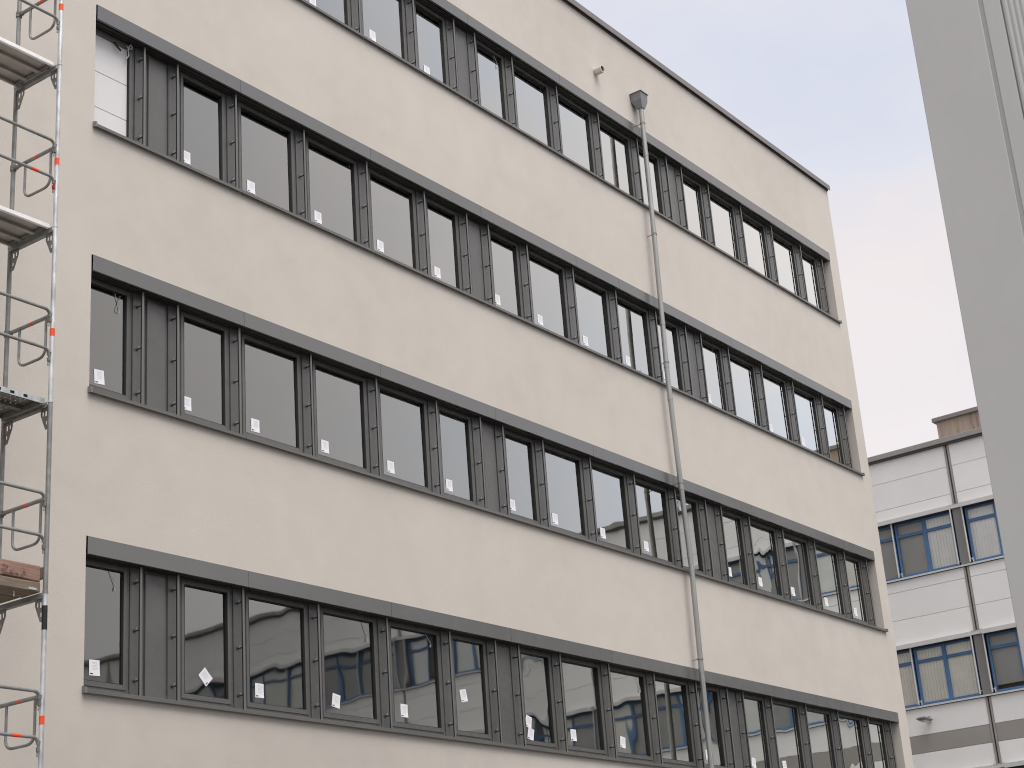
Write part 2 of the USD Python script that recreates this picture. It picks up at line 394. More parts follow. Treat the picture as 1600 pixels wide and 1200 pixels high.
# rooms behind the glass
for i, (z0, z1) in enumerate([(-Z0 + .1, -2.2), (-2.0, 1.35), (1.5, 4.75), (4.9, 8.2), (8.35, 11.6)]):
    part(B, 'floor_slab', W(box(YW * 0 + 0.05, END - YW - .01, YW + .02, 6.0, z1 - 0.03, z1 + 0.09)), slab_mat)
part(B, 'room_wall', W(box(0.05, END - YW - .01, 6.02, 6.2, -2.2, TOP - .52)), room_mat)
for k in range(0, 4):
    xc = 1.14 + 6.6125 * k
    if xc < END - 1:
        part(B, 'room_wall', W(box(xc - .08, xc + .08, YW + .03, 6.0, -2.1, TOP - .52)), room_mat)

CK = [1.14 + 1.3225 * k for k in range(16)]
RAILS, CELLS, BLANKS = [], [], []
prev = None
for k, c in enumerate(CK):
    if k % 5 == 0 and k < 15:
        RAILS += [c - .28, c + .28]; BLANKS.append((c - .28, c + .28))
        CELLS.append((prev if prev is not None else -0.16, c - .28)); prev = c + .28
    elif k == 15:
        RAILS.append(c - .28); CELLS.append((prev, c - .28)); BLANKS.append((c - .28, LEN))
    else:
        RAILS.append(c); CELLS.append((prev, c)); prev = c

# stickers: row -> {cell: (x, dz, turn in degrees)}
ST = {4: {0: (.29, -1.19, 2), 1: (1.93, -1.11, 45), 2: (2.81, -1.18, 0), 3: (4.17, -1.17, -9), 4: (5.5, -1.17, 0), 5: (6.8, -.84, 12), 6: (8.3, -1.07, -14),
          7: (9.43, -1.17, 0), 8: (10.78, -1.17, -8), 10: (13.39, -1.18, 0), 11: (14.96, -1.2, -6), 12: (16.11, -1.17, 5)},
      3: {0: (.29, -1.2, 4), 1: (1.65, -1.19, 0), 2: (2.82, -1.2, 0), 3: (4.12, -1.19, 0), 4: (5.46, -1.19, 0), 5: (6.76, -1.19, 0), 6: (8.29, -1.19, 0), 7: (9.41, -1.2, 0),
          8: (10.76, -1.19, 0), 9: (12.08, -1.18, 0), 10: (13.38, -.22, 0), 11: (14.9, -1.17, 0), 12: (16.05, -1.18, 0), 13: (17.35, -1.17, 0), 14: (18.76, -1.17, 0), 15: (20.07, -1.19, 0)},
      2: {1: (1.65, -1.21, 0), 2: (2.82, -1.21, 0), 3: (4.13, -1.2, 0), 4: (5.46, -1.2, 0), 5: (6.78, -1.2, 0), 6: (8.29, -1.19, 0), 7: (9.45, -1.2, 0), 8: (10.77, -1.2, 0),
          9: (12.09, -1.21, 0), 10: (13.35, -1.18, 0), 11: (14.9, -1.21, 0), 13: (17.31, -1.24, 0), 14: (18.71, -1.21, 0)},
      1: {3: (4.17, -1.22, 0), 4: (5.51, -1.16, 0), 5: (6.82, -1.21, 0)}}
CAB = {4: [0, 3, 4, 8], 3: [0], 2: [], 1: [6]}
WAVY = {4: {6, 10, 14}, 3: {12}, 2: set(), 1: set()}
GLY, FY = 0.197, 0.165


def sticker_mesh(x, z, turn, y, w=.146, h=.172):
    a = math.radians(turn)
    n = 4
    V, UV, F = [], [], []
    for j in range(n + 1):
        for i in range(n + 1):
            u, v = i / n, j / n
            px, pz = (u - .5) * w, (v - .5) * h
            curl = 0.010 * max(0, (u + (1 - v)) - 1.45) ** 1.2 + 0.004 * max(0, v - .7)
            V.append([x + px * math.cos(a) - pz * math.sin(a), y - 0.0015 - curl, z + px * math.sin(a) + pz * math.cos(a)]); UV.append([u, v])
    m = n + 1
    for j in range(n):
        for i in range(n):
            a0, b0, c0, d0 = j * m + i, j * m + i + 1, (j + 1) * m + i + 1, (j + 1) * m + i
            F += [[a0, b0, c0], [a0, c0, d0]]
    return (np.array(V), np.array(F)), np.array(UV)


def frame_ring(x0, x1, z0, z1, wx, wz0, wz1, y0, y1, c=0.003):
    return [cbox(x0, x0 + wx, y0, y1, z0, z1, c), cbox(x1 - wx, x1, y0, y1, z0, z1, c),
            cbox(x0 + wx, x1 - wx, y0 + .001, y1, z0, z0 + wz0, c), cbox(x0 + wx, x1 - wx, y0 + .001, y1, z1 - wz1, z1, c)]


for r, zb in ZB.items():
    # hood: folded sheets with open butt joints
    cuts = [0.012] + [2.46 + 2.645 * k for k in range(7)] + [LEN - 0.002]
    if r <= 2:
        cuts.insert(5, 11.73)
    for a, b in zip(cuts[:-1], cuts[1:]):
        z1, z0 = zb + HH, zb
        prof = [(-.012, z0), (-.012, z1), (.06, z1), (.06, z1 - .003), (-.009, z1 - .003), (-.009, z0 + .003), (.022, z0 + .003), (.022, z0)]
        part(B, 'blind_hood', W(prism_x(prof, a + .0025, b - .0025)), umbra_hood)
    # inside of the blind box: top board, inner soffit, packed blind bottom bar
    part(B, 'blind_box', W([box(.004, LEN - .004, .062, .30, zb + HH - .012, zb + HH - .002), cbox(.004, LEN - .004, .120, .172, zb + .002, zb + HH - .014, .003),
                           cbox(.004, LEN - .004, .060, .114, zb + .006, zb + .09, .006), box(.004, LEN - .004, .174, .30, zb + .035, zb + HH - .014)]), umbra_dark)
    # fixed frame: head and foot members, running through
    part(B, 'frame_head', W([box(.003, LEN - .003, .178, .26, zb - .035, zb + .033)]), umbra)
    part(B, 'frame_foot', W([box(.003, LEN - .003, .178, .26, zb - DROP + .06, zb - 1.392)]), umbra)
    # sill in lengths, folded lip, end caps
    sc = [-0.006] + [2.43 + 2.645 * k for k in range(7)] + [LEN + 0.012]
    for a, b in zip(sc[:-1], sc[1:]):
        zs = zb - DROP
        prof = [(.20, zs + .075), (-.054, zs + .016), (-.056, zs - .024), (-.046, zs - .026), (-.044, zs + .010), (.20, zs + .066)]
        part(B, 'sill', W(prism_x(prof, a + .0015, b - .0015)), umbra)
    for xe, sgn in ((-.010, 1), (LEN + .014, -1)):
        zs = zb - DROP
        part(B, 'sill_end_cap', W(prism_x([(-.060, zs - .028), (.02, zs - .014), (.02, zs + .060), (-.060, zs + .038)], xe - .012, xe + .012)), coping_mat)
    # cover strips behind each guide rail
    for x in RAILS:
        lo, hi = zb - DROP + .062, zb + .030
        part(B, 'cover_strip', W([cbox(max(.003, x - .128), x - .092, .176, .24, lo + .002, hi - .002, .002), cbox(x - .084, x + .084, FY - .004, .24, lo, hi, .003),
                                  cbox(x + .092, x + .128, .176, .24, lo + .002, hi - .002, .002)]), umbra)
    for a, b in BLANKS:
        if b < LEN:
            part(B, 'blank_panel', W([cbox(a + .131, b - .140, .150, .24, zb - DROP + .060, zb - .04, .003)]), umbra)
            part(B, 'panel_joint', W([box(b - .139, b - .131, .19, .23, zb - DROP + .062, zb - .03)]), gasket_mat)
        else:
            part(B, 'blank_panel', W([cbox(a + .131, b - .004, .170, .24, zb - DROP + .060, zb + .02, .003)]), umbra)
    # guide rails with stand-off brackets
    for x in RAILS:
        rl = part(B, 'guide_rail', W([cbox(x - .034, x - .002, .056, .072, zb - 1.47, zb - .004, .003)]), rail_mat)
        part(rl, 'brush_seal', W([box(x - .0395, x - .0342, .058, .074, zb - 1.465, zb - .01)]), gasket_mat)  # black strip paints the shade on the rail's left side and groove
        for dz in (-.175, -.725, -1.29):
            part(rl, 'bracket', W([tube([(x - .026, .070, zb + dz), (x - .026, .168, zb + dz)], .0095, 8), cbox(x - .044, x - .008, .1585, .164, zb + dz - .02, zb + dz + .02, .002)]), pin_mat)
            part(rl, 'bolt', W([tube([(x - .026, .120, zb + dz + .006), (x - .026, .120, zb + dz + .036)], .0078, 8)]), bolt_mat)
    # windows
    for k, (a, b) in enumerate(CELLS):
        xa, xb = a + .13, b - .13
        z1, z0 = zb - .012, zb - 1.402
        if k == 0:
            xa = .004
        if r == 2 and k == 0:
            # this opening is boarded with white sandwich boards
            zz = [zb - 1.46, zb - 1.08, zb - .58, zb - .05]
            part(B, 'window_frame', W([cbox(.004, b - .13, FY, .25, zb - .062, zb - .012, .003), cbox(b - .173, b - .13, FY, .25, zb - 1.402, zb - .063, .003)]), umbra)
            part(B, 'black_seal', W([box(b - .177, b - .1735, FY + .006, .25, zb - 1.40, zb - .066)]), gasket_mat)
            for i in range(3):
                part(B, 'infill_panel', W(cbox(.004, b - .178, .205, .25, zz[i] + .003, zz[i + 1] - .003, .004)), white_infill, label='white infill panel boarding up the topmost left opening')
            part(B, 'loose_cable', W(tube([(.44, .19, zb - .03), (.46, .165, zb - .10), (.52, .14, zb - .17)], .014, 8)), black_cable, label='black cable stub hanging before the white boards')
            part(B, 'loose_cable', W(tube([(.63, .17, zb - .03), (.67, .15, zb - .08), (.71, .14, zb - .05), (.67, .13, zb - .01), (.635, .14, zb - .09), (.66, .15, zb - .17), (.61, .15, zb - .25)], .007, 8, .02)), white_cable, label='white looped cable end beside the white boards')
            continue
        wl = []
        wpath = path_for(B, 'window')
        frm = frame_ring(xa, xb, z0, z1, .043, .058, .05, FY, .232)
        m = usdkit.mesh(stage, wpath, W(frm), umbra)
        # black gasket lining the rebate down to the pane
        gx0, gx1, gz0, gz1 = xa + .0435, xb - .0435, z0 + .0585, z1 - .0505
        t = .010
        part(wpath, 'gasket', W([box(gx0, gx0 + t, FY + .004, .212, gz0, gz1), box(gx1 - t, gx1, FY + .004, .212, gz0, gz1),
                                 box(gx0 + t, gx1 - t, FY + .004, .212, gz0, gz0 + t * .6), box(gx0 + t, gx1 - t, FY + .004, .212, gz1 - t, gz1)]), gasket_mat)
        tilt = .0035 + rng.normal(0, .0012)          # panes are never perfectly plumb or parallel
        skew = rng.normal(0, .0016)
        h = gz1 - gz0; w_ = gx1 - gx0
        V = np.array([[gx0, GLY, gz0], [gx1, GLY + skew * w_, gz0], [gx1, GLY + skew * w_ + tilt * h, gz1], [gx0, GLY + tilt * h, gz1]])
        V2 = V + [0, .006, 0]
        pv = np.vstack([V, V2])
        pf = np.array([[0, 1, 2], [0, 2, 3]])
        part(wpath, 'pane', W(trimesh.Trimesh(V, pf, process=False)), glass_wavy if k in WAVY[r] else glass)
        if k in ST[r]:
            x, dz, turn = ST[r][k]
            x += .015
            (sv, sf), uv = sticker_mesh(x, zb + dz, turn, GLY - .002)
            sv[:, 2] += Z0
            part(wpath, 'sticker', (sv, sf), paper, uv=uv, label={45: 'white paper label stuck on as a diamond', 12: 'white paper label stuck higher and tilted'}.get(turn))
            if r == 4 and k == 6:
                (sv, sf), uv = sticker_mesh(x + .035, zb + dz - .175, turn, GLY - .002)
                sv[:, 2] += Z0
                part(wpath, 'sticker', (sv, sf), paper, uv=uv)
        if k in CAB[r]:
            cx = xb - .16 - .05 * rng.random()
            cz = zb - .09
            s1 = rng.uniform(.7, 1.2)
            if k == 0 and r == 3:
                pts = [(cx - .05, .19, cz + .01), (cx + .01, .185, cz - .12), (cx + .03, .18, cz - .20), (cx, .18, cz - .235), (cx - .03, .18, cz - .2), (cx + .0, .185, cz - .1), (cx + .035, .19, cz + .0)]
            else:
                pts = [(cx - .05, .19, cz + .01), (cx - .02, .185, cz - .05 * s1), (cx + .03, .18, cz - .14 * s1), (cx + .045, .18, cz - .21 * s1), (cx + .02, .18, cz - .23 * s1), (cx + .022, .18, cz - .18 * s1)]
            part(wpath, 'cable', W(tube(pts, .0036, 6, .03)), white_cable)

# ------------------------------------------------------------------ rainwater pipe
P = thing('rainwater_pipe', 'galvanised rainwater pipe with hopper head running down the beige facade', 'downpipe')
PX, PY = 12.895, -.15
# (height, x shift) along the pipe, measured kinks
run = [(10.86, .05), (9.9, .035), (8.30, .02), (6.45, -.03), (5.62, -.055), (5.0, -.05), (3.35, -.01), (1.9, .045), (0.15, .0), (-1.6, -.02), (-Z0, -.03)]
for (za, da), (zc, dc) in zip(run[:-1], run[1:]):
    part(P, 'pipe_length', W(tube([(PX + da, PY, za), (PX + dc, PY, zc - .03)], .0455, 20)), zinc, smooth=40)
for za, da in run[1:-1]:
    part(P, 'socket', W(pipe((PX + da, PY, za + .015), (PX + da, PY, za - .06), .0495, .044)), zinc, smooth=40)
for zq, dq in ((10.55, .045), (8.22, .02), (5.66, -.05), (3.42, -.01), (.33, .0), (-2.6, -.02)):
    part(P, 'pipe_bracket', W([pipe((PX + dq, PY, zq + .014), (PX + dq, PY, zq - .014), .0535, .0457), tube([(PX + dq, PY + .055, zq), (PX + dq, .002, zq)], .007, 8),
                              cbox(PX + dq + .05, PX + dq + .075, PY - .008, PY + .008, zq - .014, zq + .014, .002)]), galv_old, smooth=40)
hx, hz = PX + .05, 10.86


def loft(secs):
    V, F = [], []
    for (x0, x1, y0, y1, z) in secs:
        V += [[x0, y0, z], [x1, y0, z], [x1, y1, z], [x0, y1, z]]
    n = len(secs)
    for i in range(n - 1):
        for j in range(4):
            a, b = i * 4 + j, i * 4 + (j + 1) % 4
            F += [[a, b, b + 4], [a, b + 4, a + 4]]
    F += [[0, 2, 1], [0, 3, 2]]
    t = (n - 1) * 4
    F += [[t, t + 1, t + 2], [t, t + 2, t + 3]]
    m = trimesh.Trimesh(np.array(V, float), np.array(F), process=False)
    m.fix_normals()
    return m


part(P, 'hopper_head', W([loft([(hx - .055, hx + .055, -.205, -.095, hz), (hx - .115, hx + .115, -.235, -.02, hz + .15), (hx - .125, hx + .125, -.245, -.012, hz + .31)])]), zinc_dark)
part(P, 'hopper_rim', W([cbox(hx - .14, hx + .14, -.262, -.004, hz + .31, hz + .325, .003)]), coping_mat)
part(P, 'hopper_outlet', W(pipe((hx, PY, hz + .01), (hx, PY, hz - .1), .043, .038)), zinc_dark, smooth=40)

# ------------------------------------------------------------------ vent stub
V_ = thing('vent_pipe', 'short beige plastic vent pipe sticking out of the wall under the roof edge', 'vent pipe')
part(V_, 'pipe', W(pipe((11.655, .01, 11.165), (11.655, -.17, 11.165), .075, .058, 28)), pvc, smooth=40)
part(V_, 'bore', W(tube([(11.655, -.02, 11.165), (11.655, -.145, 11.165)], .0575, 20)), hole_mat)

# ------------------------------------------------------------------ scaffold
S = thing('scaffold', 'galvanised frame scaffold standing against the left end of the beige building', 'scaffold')
SX, YO, YI = -1.785, -1.583, -.867
LIFTS = [4.66, 2.76, .86, -1.05, -2.95, -4.85]
R = .0242
zs = [7.4] + [z + .03 for z in LIFTS] + [-Z0 + .05]
for y, nm in ((YO, 'outer'), (YI, 'inner')):
    for za, zc in zip(zs[:-1], zs[1:]):
        old = (nm == 'outer' and abs(za - .89) < .01)
        part(S, 'standard', W([tube([(SX, y, za - .004), (SX, y, zc)], R, 16), tube([(SX, y, zc + .012), (SX, y, zc - .012)], R + .0035, 16)]), galv_old if old or nm == 'inner' else galv, smooth=40,
             label='duller older standard tube' if old else None)
    part(S, 'base_plate', W([cbox(SX - .075, SX + .075, y - .075, y + .075, -Z0 + .002, -Z0 + .012, .002), tube([(SX, y, -Z0 + .01), (SX, y, -Z0 + .2)], .019, 12)]), galv_old)
for z in LIFTS:
    # transom: U section between the two standards
    u = [(SX - .026, z - .026), (SX + .026, z - .026), (SX + .026, z + .026), (SX + .022, z + .026), (SX + .022, z - .022), (SX - .022, z - .022), (SX - .022, z + .026), (SX - .026, z + .026)]
    part(S, 'transom', W(prism_y(u, YO + R * .9, YI - R * .9)), galv_old if z != .86 else galv_dark)
    for y, sg_ in ((YO + R * .9, 1), (YI - R * .9, -1)):
        pl = [(y, z - .027), (y + sg_ * .118, z - .027), (y + sg_ * .118, z - .085), (y + sg_ * .045, z - .245), (y, z - .245)]
        hl = [[(y + sg_ * .024, z - .055), (y + sg_ * .052, z - .055), (y + sg_ * .052, z - .108), (y + sg_ * .024, z - .108)],
              [(y + sg_ * .072, z - .055), (y + sg_ * .094, z - .055), (y + sg_ * .094, z - .098), (y + sg_ * .072, z - .098)],
              [(y + sg_ * .022, z - .155), (y + sg_ * .042, z - .155), (y + sg_ * .042, z - .195), (y + sg_ * .022, z - .195)]]
        m = trimesh.creation.extrude_polygon(sg.Polygon(pl, hl), .006)
        v = m.vertices
        part(S, 'gusset_plate', W(trimesh.Trimesh(np.c_[v[:, 2] + SX - .003, v[:, 0], v[:, 1]], m.faces, process=False)), galv_old if z != .86 else galv_dark)
    # guard rails of the lift above this deck, running along the facade
    for kk, dz in enumerate((.99, .57)):
        part(S, 'guardrail', W(tube([(-4.35, YO - .012, z + dz + .005), (SX - .09, YO - .012, z + dz), (SX - .045, YO - .004, z + dz - .025), (SX - .036, YO, z + dz - .065)], .0168, 12, .02)), galv_old, smooth=40)
        part(S, 'wedge_coupler', W([tube([(SX - .03, YO - .012, z + dz - .03), (SX - .036, YO, z + dz - .10)], .011, 8), cbox(SX - .050, SX - .030, YO - .02, YO + .012, z + dz - .13, z + dz - .085, .003),
                                    tube([(SX - .04, YO + .0, z + dz - .12), (SX - .05, YO - .01, z + dz - .175)], .007, 8)]), red_clip if (kk == 1 and abs(z - 2.76) < .01) else galv_dark)
        if kk == 1 and (abs(z - 2.76) < .01 or abs(z + 2.95) < .01):
            part(S, 'orange_band', W(tube([(SX - .34, YO - .012, z + dz + .0006), (SX - .245, YO - .012, z + dz + .0004)], .0176, 12)), orange)
    # end guard between the two standards with its hanging loop
    zg = z + .955
    eg = part(S, 'end_guard', W(tube([(SX, YO + .045, zg), (SX, YI - .03, zg)], .0205, 12)), galv_old, smooth=40)
    part(eg, 'hanging_loop', W(tube([(SX, YO + .10, zg), (SX, YO + .10, zg - .42), (SX, YI - .20, zg - .42), (SX, YI - .20, zg)], .0145, 10, .11)), galv_old, smooth=40)
    part(eg, 'orange_band', W(tube([(SX, YO + .30, zg), (SX, YO + .345, zg)], .0213, 12)), orange)
    part(eg, 'coupler', W([pipe((SX, YI, zg + .03), (SX, YI, zg - .03), .034, .025, 12), cbox(SX - .02, SX + .02, YI - .07, YI - .026, zg - .022, zg + .022, .004),
                           tube([(SX - .02, YI - .05, zg - .012), (SX - .055, YI - .055, zg - .02)], .008, 8)]), galv_dark)
    part(eg, 'coupler', W([cbox(SX - .022, SX + .022, YO + .022, YO + .062, zg - .03, zg + .025, .004), tube([(SX - .018, YO + .05, zg - .02), (SX - .022, YO + .055, zg - .075)], .009, 8)]), galv_dark)
    if z not in (.86 - 1.91, -1.05):
        zo = {4.66: 5.39, 2.76: 3.53, .86: 1.62, -2.95: -2.22}.get(z)
        if zo:
            part(S, 'orange_band', W(tube([(SX, YO, zo - .04), (SX, YO, zo + .04)], R + .0012, 16)), orange)
part(S, 'orange_band', W(tube([(SX, YO, -2.84), (SX, YO, -2.74)], R + .0012, 16)), red_clip, label='dark red band low on the outer standard')
part(S, 'black_sleeve', W(tube([(SX, YO, -1.15), (SX, YO, -1.38)], R + .002, 16)), gasket_mat, label='black sleeve on the outer standard below the timber deck')
# the next frame along, out of the picture to the left
for y in (YO, YI):
    part(S, 'standard', W(tube([(-4.36, y, 7.4), (-4.36, y, -Z0 + .01)], R, 12)), galv, smooth=40)
for z in LIFTS:
    part(S, 'transom', W(box(-4.385, -4.335, YO + R, YI - R, z - .026, z + .02)), galv_old)

DX0, DX1 = -4.34, SX - .03


def alu_deck(z, name, label):
    d = thing(name, label, 'scaffold deck')
    zt = z + .062
    y0, y1 = YO + .045, YI - .045
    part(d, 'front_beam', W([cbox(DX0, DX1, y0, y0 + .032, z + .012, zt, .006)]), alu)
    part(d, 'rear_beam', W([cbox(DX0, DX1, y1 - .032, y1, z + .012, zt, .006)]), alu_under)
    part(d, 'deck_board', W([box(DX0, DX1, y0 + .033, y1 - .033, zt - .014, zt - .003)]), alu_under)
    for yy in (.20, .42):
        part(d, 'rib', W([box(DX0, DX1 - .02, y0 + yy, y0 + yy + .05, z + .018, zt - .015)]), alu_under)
    part(d, 'end_cap', W([box(DX1 - .05, DX1 - .004, y0 + .033, y1 - .033, z + .020, zt - .016)]), galv_dark)
    for yy in (y0 + .08, y1 - .12):
        part(d, 'hook', W([prism_y([(DX1 - .01, z + .03), (DX1 + .05, z + .03), (DX1 + .05, z - .015), (DX1 + .04, z - .015), (DX1 + .04, z + .02), (DX1 - .01, z + .02)], yy, yy + .04)]), galv_dark)
    return d


alu_deck(4.66, 'scaffold_deck', 'uppermost bright aluminium scaffold deck level with the white boarded window')
alu_deck(2.76, 'scaffold_deck', 'second aluminium scaffold deck from the top, under the orange banded guardrail')

d = thing('steel_scaffold_deck', 'grey perforated steel scaffold deck with notched bright edge', 'scaffold deck')
z = .86; zt = z + .07; y0, y1 = YO + .05, YI - .05
hl = []
x = DX0 + .1
while x < DX1 - .12:
    hl.append([(x, zt - .044), (x + .05, zt - .044), (x + .05, zt - .014), (x, zt - .014)]); x += .155
part(d, 'notched_edge', W(prism_y([(DX0, zt - .058), (DX1, zt - .058), (DX1, zt - .002), (DX0, zt - .002)], y0, y0 + .004, hl)), galv)
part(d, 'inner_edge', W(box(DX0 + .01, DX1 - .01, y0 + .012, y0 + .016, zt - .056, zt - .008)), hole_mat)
part(d, 'rear_edge', W(box(DX0, DX1, y1 - .004, y1, zt - .058, zt - .002)), galv_dark)
hl = []
for i in range(40):
    for j in range(7):
        xx = DX0 + .05 + i * .06; yy = y0 + .05 + j * .075
        if xx < DX1 - .05:
            hl.append([(xx, yy), (xx + .014, yy), (xx + .014, yy + .014), (xx, yy + .014)])
mm = trimesh.creation.extrude_polygon(sg.Polygon([(DX0, y0 + .018), (DX1 - .002, y0 + .018), (DX1 - .002, y1 - .006), (DX0, y1 - .006)], hl), .003)
mm.apply_translation([0, 0, zt - .012])
part(d, 'perforated_plate', W(mm), galv_dark)
part(d, 'stiffener', W([box(DX0, DX1 - .01, y0 + .28, y0 + .34, zt - .052, zt - .016)]), galv_dark)
part(d, 'end_cap', W([cbox(DX1 - .045, DX1, y0 + .006, y1 - .006, zt - .075, zt - .014, .004)]), galv_dark)

z = -1.05
d = thing('timber_scaffold_deck', 'weathered timber platform resting on the lowest visible transom', 'scaffold deck')
part(d, 'platform_board', W(cbox(DX0, DX1 + .0, YO + .03, YO + .30, z + .028, z + .125, .008)), timber)
part(d, 'platform_board', W(cbox(DX0, DX1 - .02, YO + .306, YI - .04, z + .028, z + .120, .008)), timber)
part(d, 'metal_clip', W([cbox(DX1 - .14, DX1 - .05, YO + .022, YO + .030, z + .04, z + .062, .002), tube([(DX1 - .25, YO + .10, z + .028), (DX1 - .25, YO + .10, z - .03)], .008, 8)]), galv)
d = thing('toe_board', 'reddish stained plank set on edge above the timber scaffold platform', 'plank')
part(d, 'board', W(cbox(DX0, DX1 + .0, YO + .028, YO + .062, z + .128, z + .285, .012)), timber_red)
part(d, 'end_fitting', W([cbox(DX1 + .002, DX1 + .03, YO + .022, YO + .07, z + .16, z + .275, .004)]), galv_dark)

# ------------------------------------------------------------------ white panel building at right angles beyond
A0, AK = 30.281, 0.0213                       # its face is x = A0 + AK * y


def wb(m):
    """local (u along the face = y, depth = local y behind the face, z) -> world"""
    if isinstance(m, list):
        m = trimesh.util.concatenate(m)
    v = np.array(m.vertices)
    n = np.array([1, -AK, 0]) / math.hypot(1, AK)
    t = np.array([AK, 1, 0]) / math.hypot(1, AK)
    wv = np.array([A0, 0, Z0]) + v[:, :1] * t + v[:, 1:2] * n + np.c_[np.zeros(len(v)), np.zeros(len(v)), v[:, 2]]
    out = trimesh.Trimesh(wv, m.faces, process=False)
    flip = np.cross(t, n)[2] < 0
    if flip:
        out.invert()
    return out


N = thing('panel_building', 'white panel clad building with blue windows standing beyond the beige block', 'building')
U0, U1 = -48.0, 9.0
CORN = 8.53
ROWS = [6.69, 3.29, -.11, -3.51]              # undersides of the light hoods
SILL = {6.69: 5.19, 3.29: 1.78, -.11: -1.62, -3.51: -5.0}
PIER = .33
BAY = 4 * 1.71 + PIER
piers = []
k = -9
while True:
    p = 1.71 + k * BAY
    if p > U1 + BAY:
        break
    if p > U0 - BAY:
        piers.append(p)                       # upper end (towards +y) of each grey pier
    k += 1
part(N, 'core_wall', wb(box(U0, U1, .30, .5, -Z0, CORN)), profile_dark)
part(N, 'panel_backing', wb([box(U0 + .01, U1 - .01, .052, .29, z0q, z1q) for z0q, z1q in ((6.845, CORN - .06), (3.44, 5.10), (.04, 1.70), (-3.36, -1.70), (-Z0 + .01, -5.1))]), joint_grey)
# panels row by row: (z0, z1, material)
bands = [(7.885, CORN - .05, 'w'), (7.135, 7.875, 'w'), (6.84, 7.125, 'w')]
for i in range(3):
    s0 = SILL[ROWS[i]] - .07; h0 = ROWS[i + 1] + .135
    if i == 0:
        bands += [(4.835, s0, 'w'), (4.085, 4.825, 'w'), (h0, 4.075, 'w')]
    elif i == 1:
        bands += [(1.03, s0, 'w'), (.575, 1.02, 'g'), (h0, .565, 'w')]
    else:
        bands += [(s0 - .66, s0, 'w'), (s0 - 1.12, s0 - .67, 'g'), (h0, s0 - 1.13, 'w')]
bands.append((-Z0, SILL[ROWS[3]] - .07, 'w'))
cent = [p - PIER / 2 for p in piers]
edges = [U0] + [c for c in cent if U0 + 1 < c < U1 - 1] + [U1]
for z0_, z1_, kind in bands:
    for a, b in zip(edges[:-1], edges[1:]):
        part(N, 'cladding_panel', wb(cbox(a + .075, b - .075, 0, .05, z0_ - .001, z1_ + .001, .004)), panel_white if kind == 'w' else panel_band)
for c in edges[1:-1]:
    for z0_, z1_ in [(6.84, CORN - .06)] + [(ROWS[i + 1] + .14, SILL[ROWS[i]] - .075) for i in range(3)]:
        part(N, 'joint_profile', wb([box(c - .070, c - .022, -.012, .06, z0_, z1_), box(c + .022, c + .070, -.012, .06, z0_, z1_), box(c - .07, c + .07, .045, .0515, z0_, z1_)]), profile_grey)
        part(N, 'joint_groove', wb(box(c - .0215, c + .0215, .02, .05, z0_, z1_)), profile_dark)
part(N, 'attic_sheet', wb([cbox(U0, U1, -.11, .55, CORN + .0, CORN + .145, .01)]), attic)
part(N, 'attic_drip', wb([box(U0, U1, -.075, .02, CORN - .055, CORN - .002)]), profile_dark)
part(N, 'roof', wb(box(U0, U1, .55, 14, CORN - .2, CORN + .05)), roof_gravel)
part(N, 'back_wall', wb(box(U0, U1, 13.6, 14, -Z0, CORN - .21)), panel_white)
part(N, 'end_wall', wb(box(U1 - .3, U1 - .002, .52, 13.58, -Z0, CORN - .21)), panel_white)
part(N, 'end_wall', wb(box(U0 + .002, U0 + .3, .52, 13.58, -Z0, CORN - .21)), panel_white)


def blind_mesh(a, b, z0_, z1_, pitch=.088):
    """vertical lamellae, each turned a little"""
    ms = []
    u = a - .02
    while u < b - .06:
        ms.append(box(u, u + .0872, .146, .148, z0_, z1_))
        t_ = math.radians(random.uniform(2, 7)); v_ = ms[-1].vertices; c0_ = np.array([u + .04, .147]); q_ = v_[:, :2] - c0_
        v_[:, :2] = np.c_[q_[:, 0] * math.cos(t_) - q_[:, 1] * math.sin(t_), q_[:, 0] * math.sin(t_) + q_[:, 1] * math.cos(t_)] + c0_
        u += pitch
    return ms


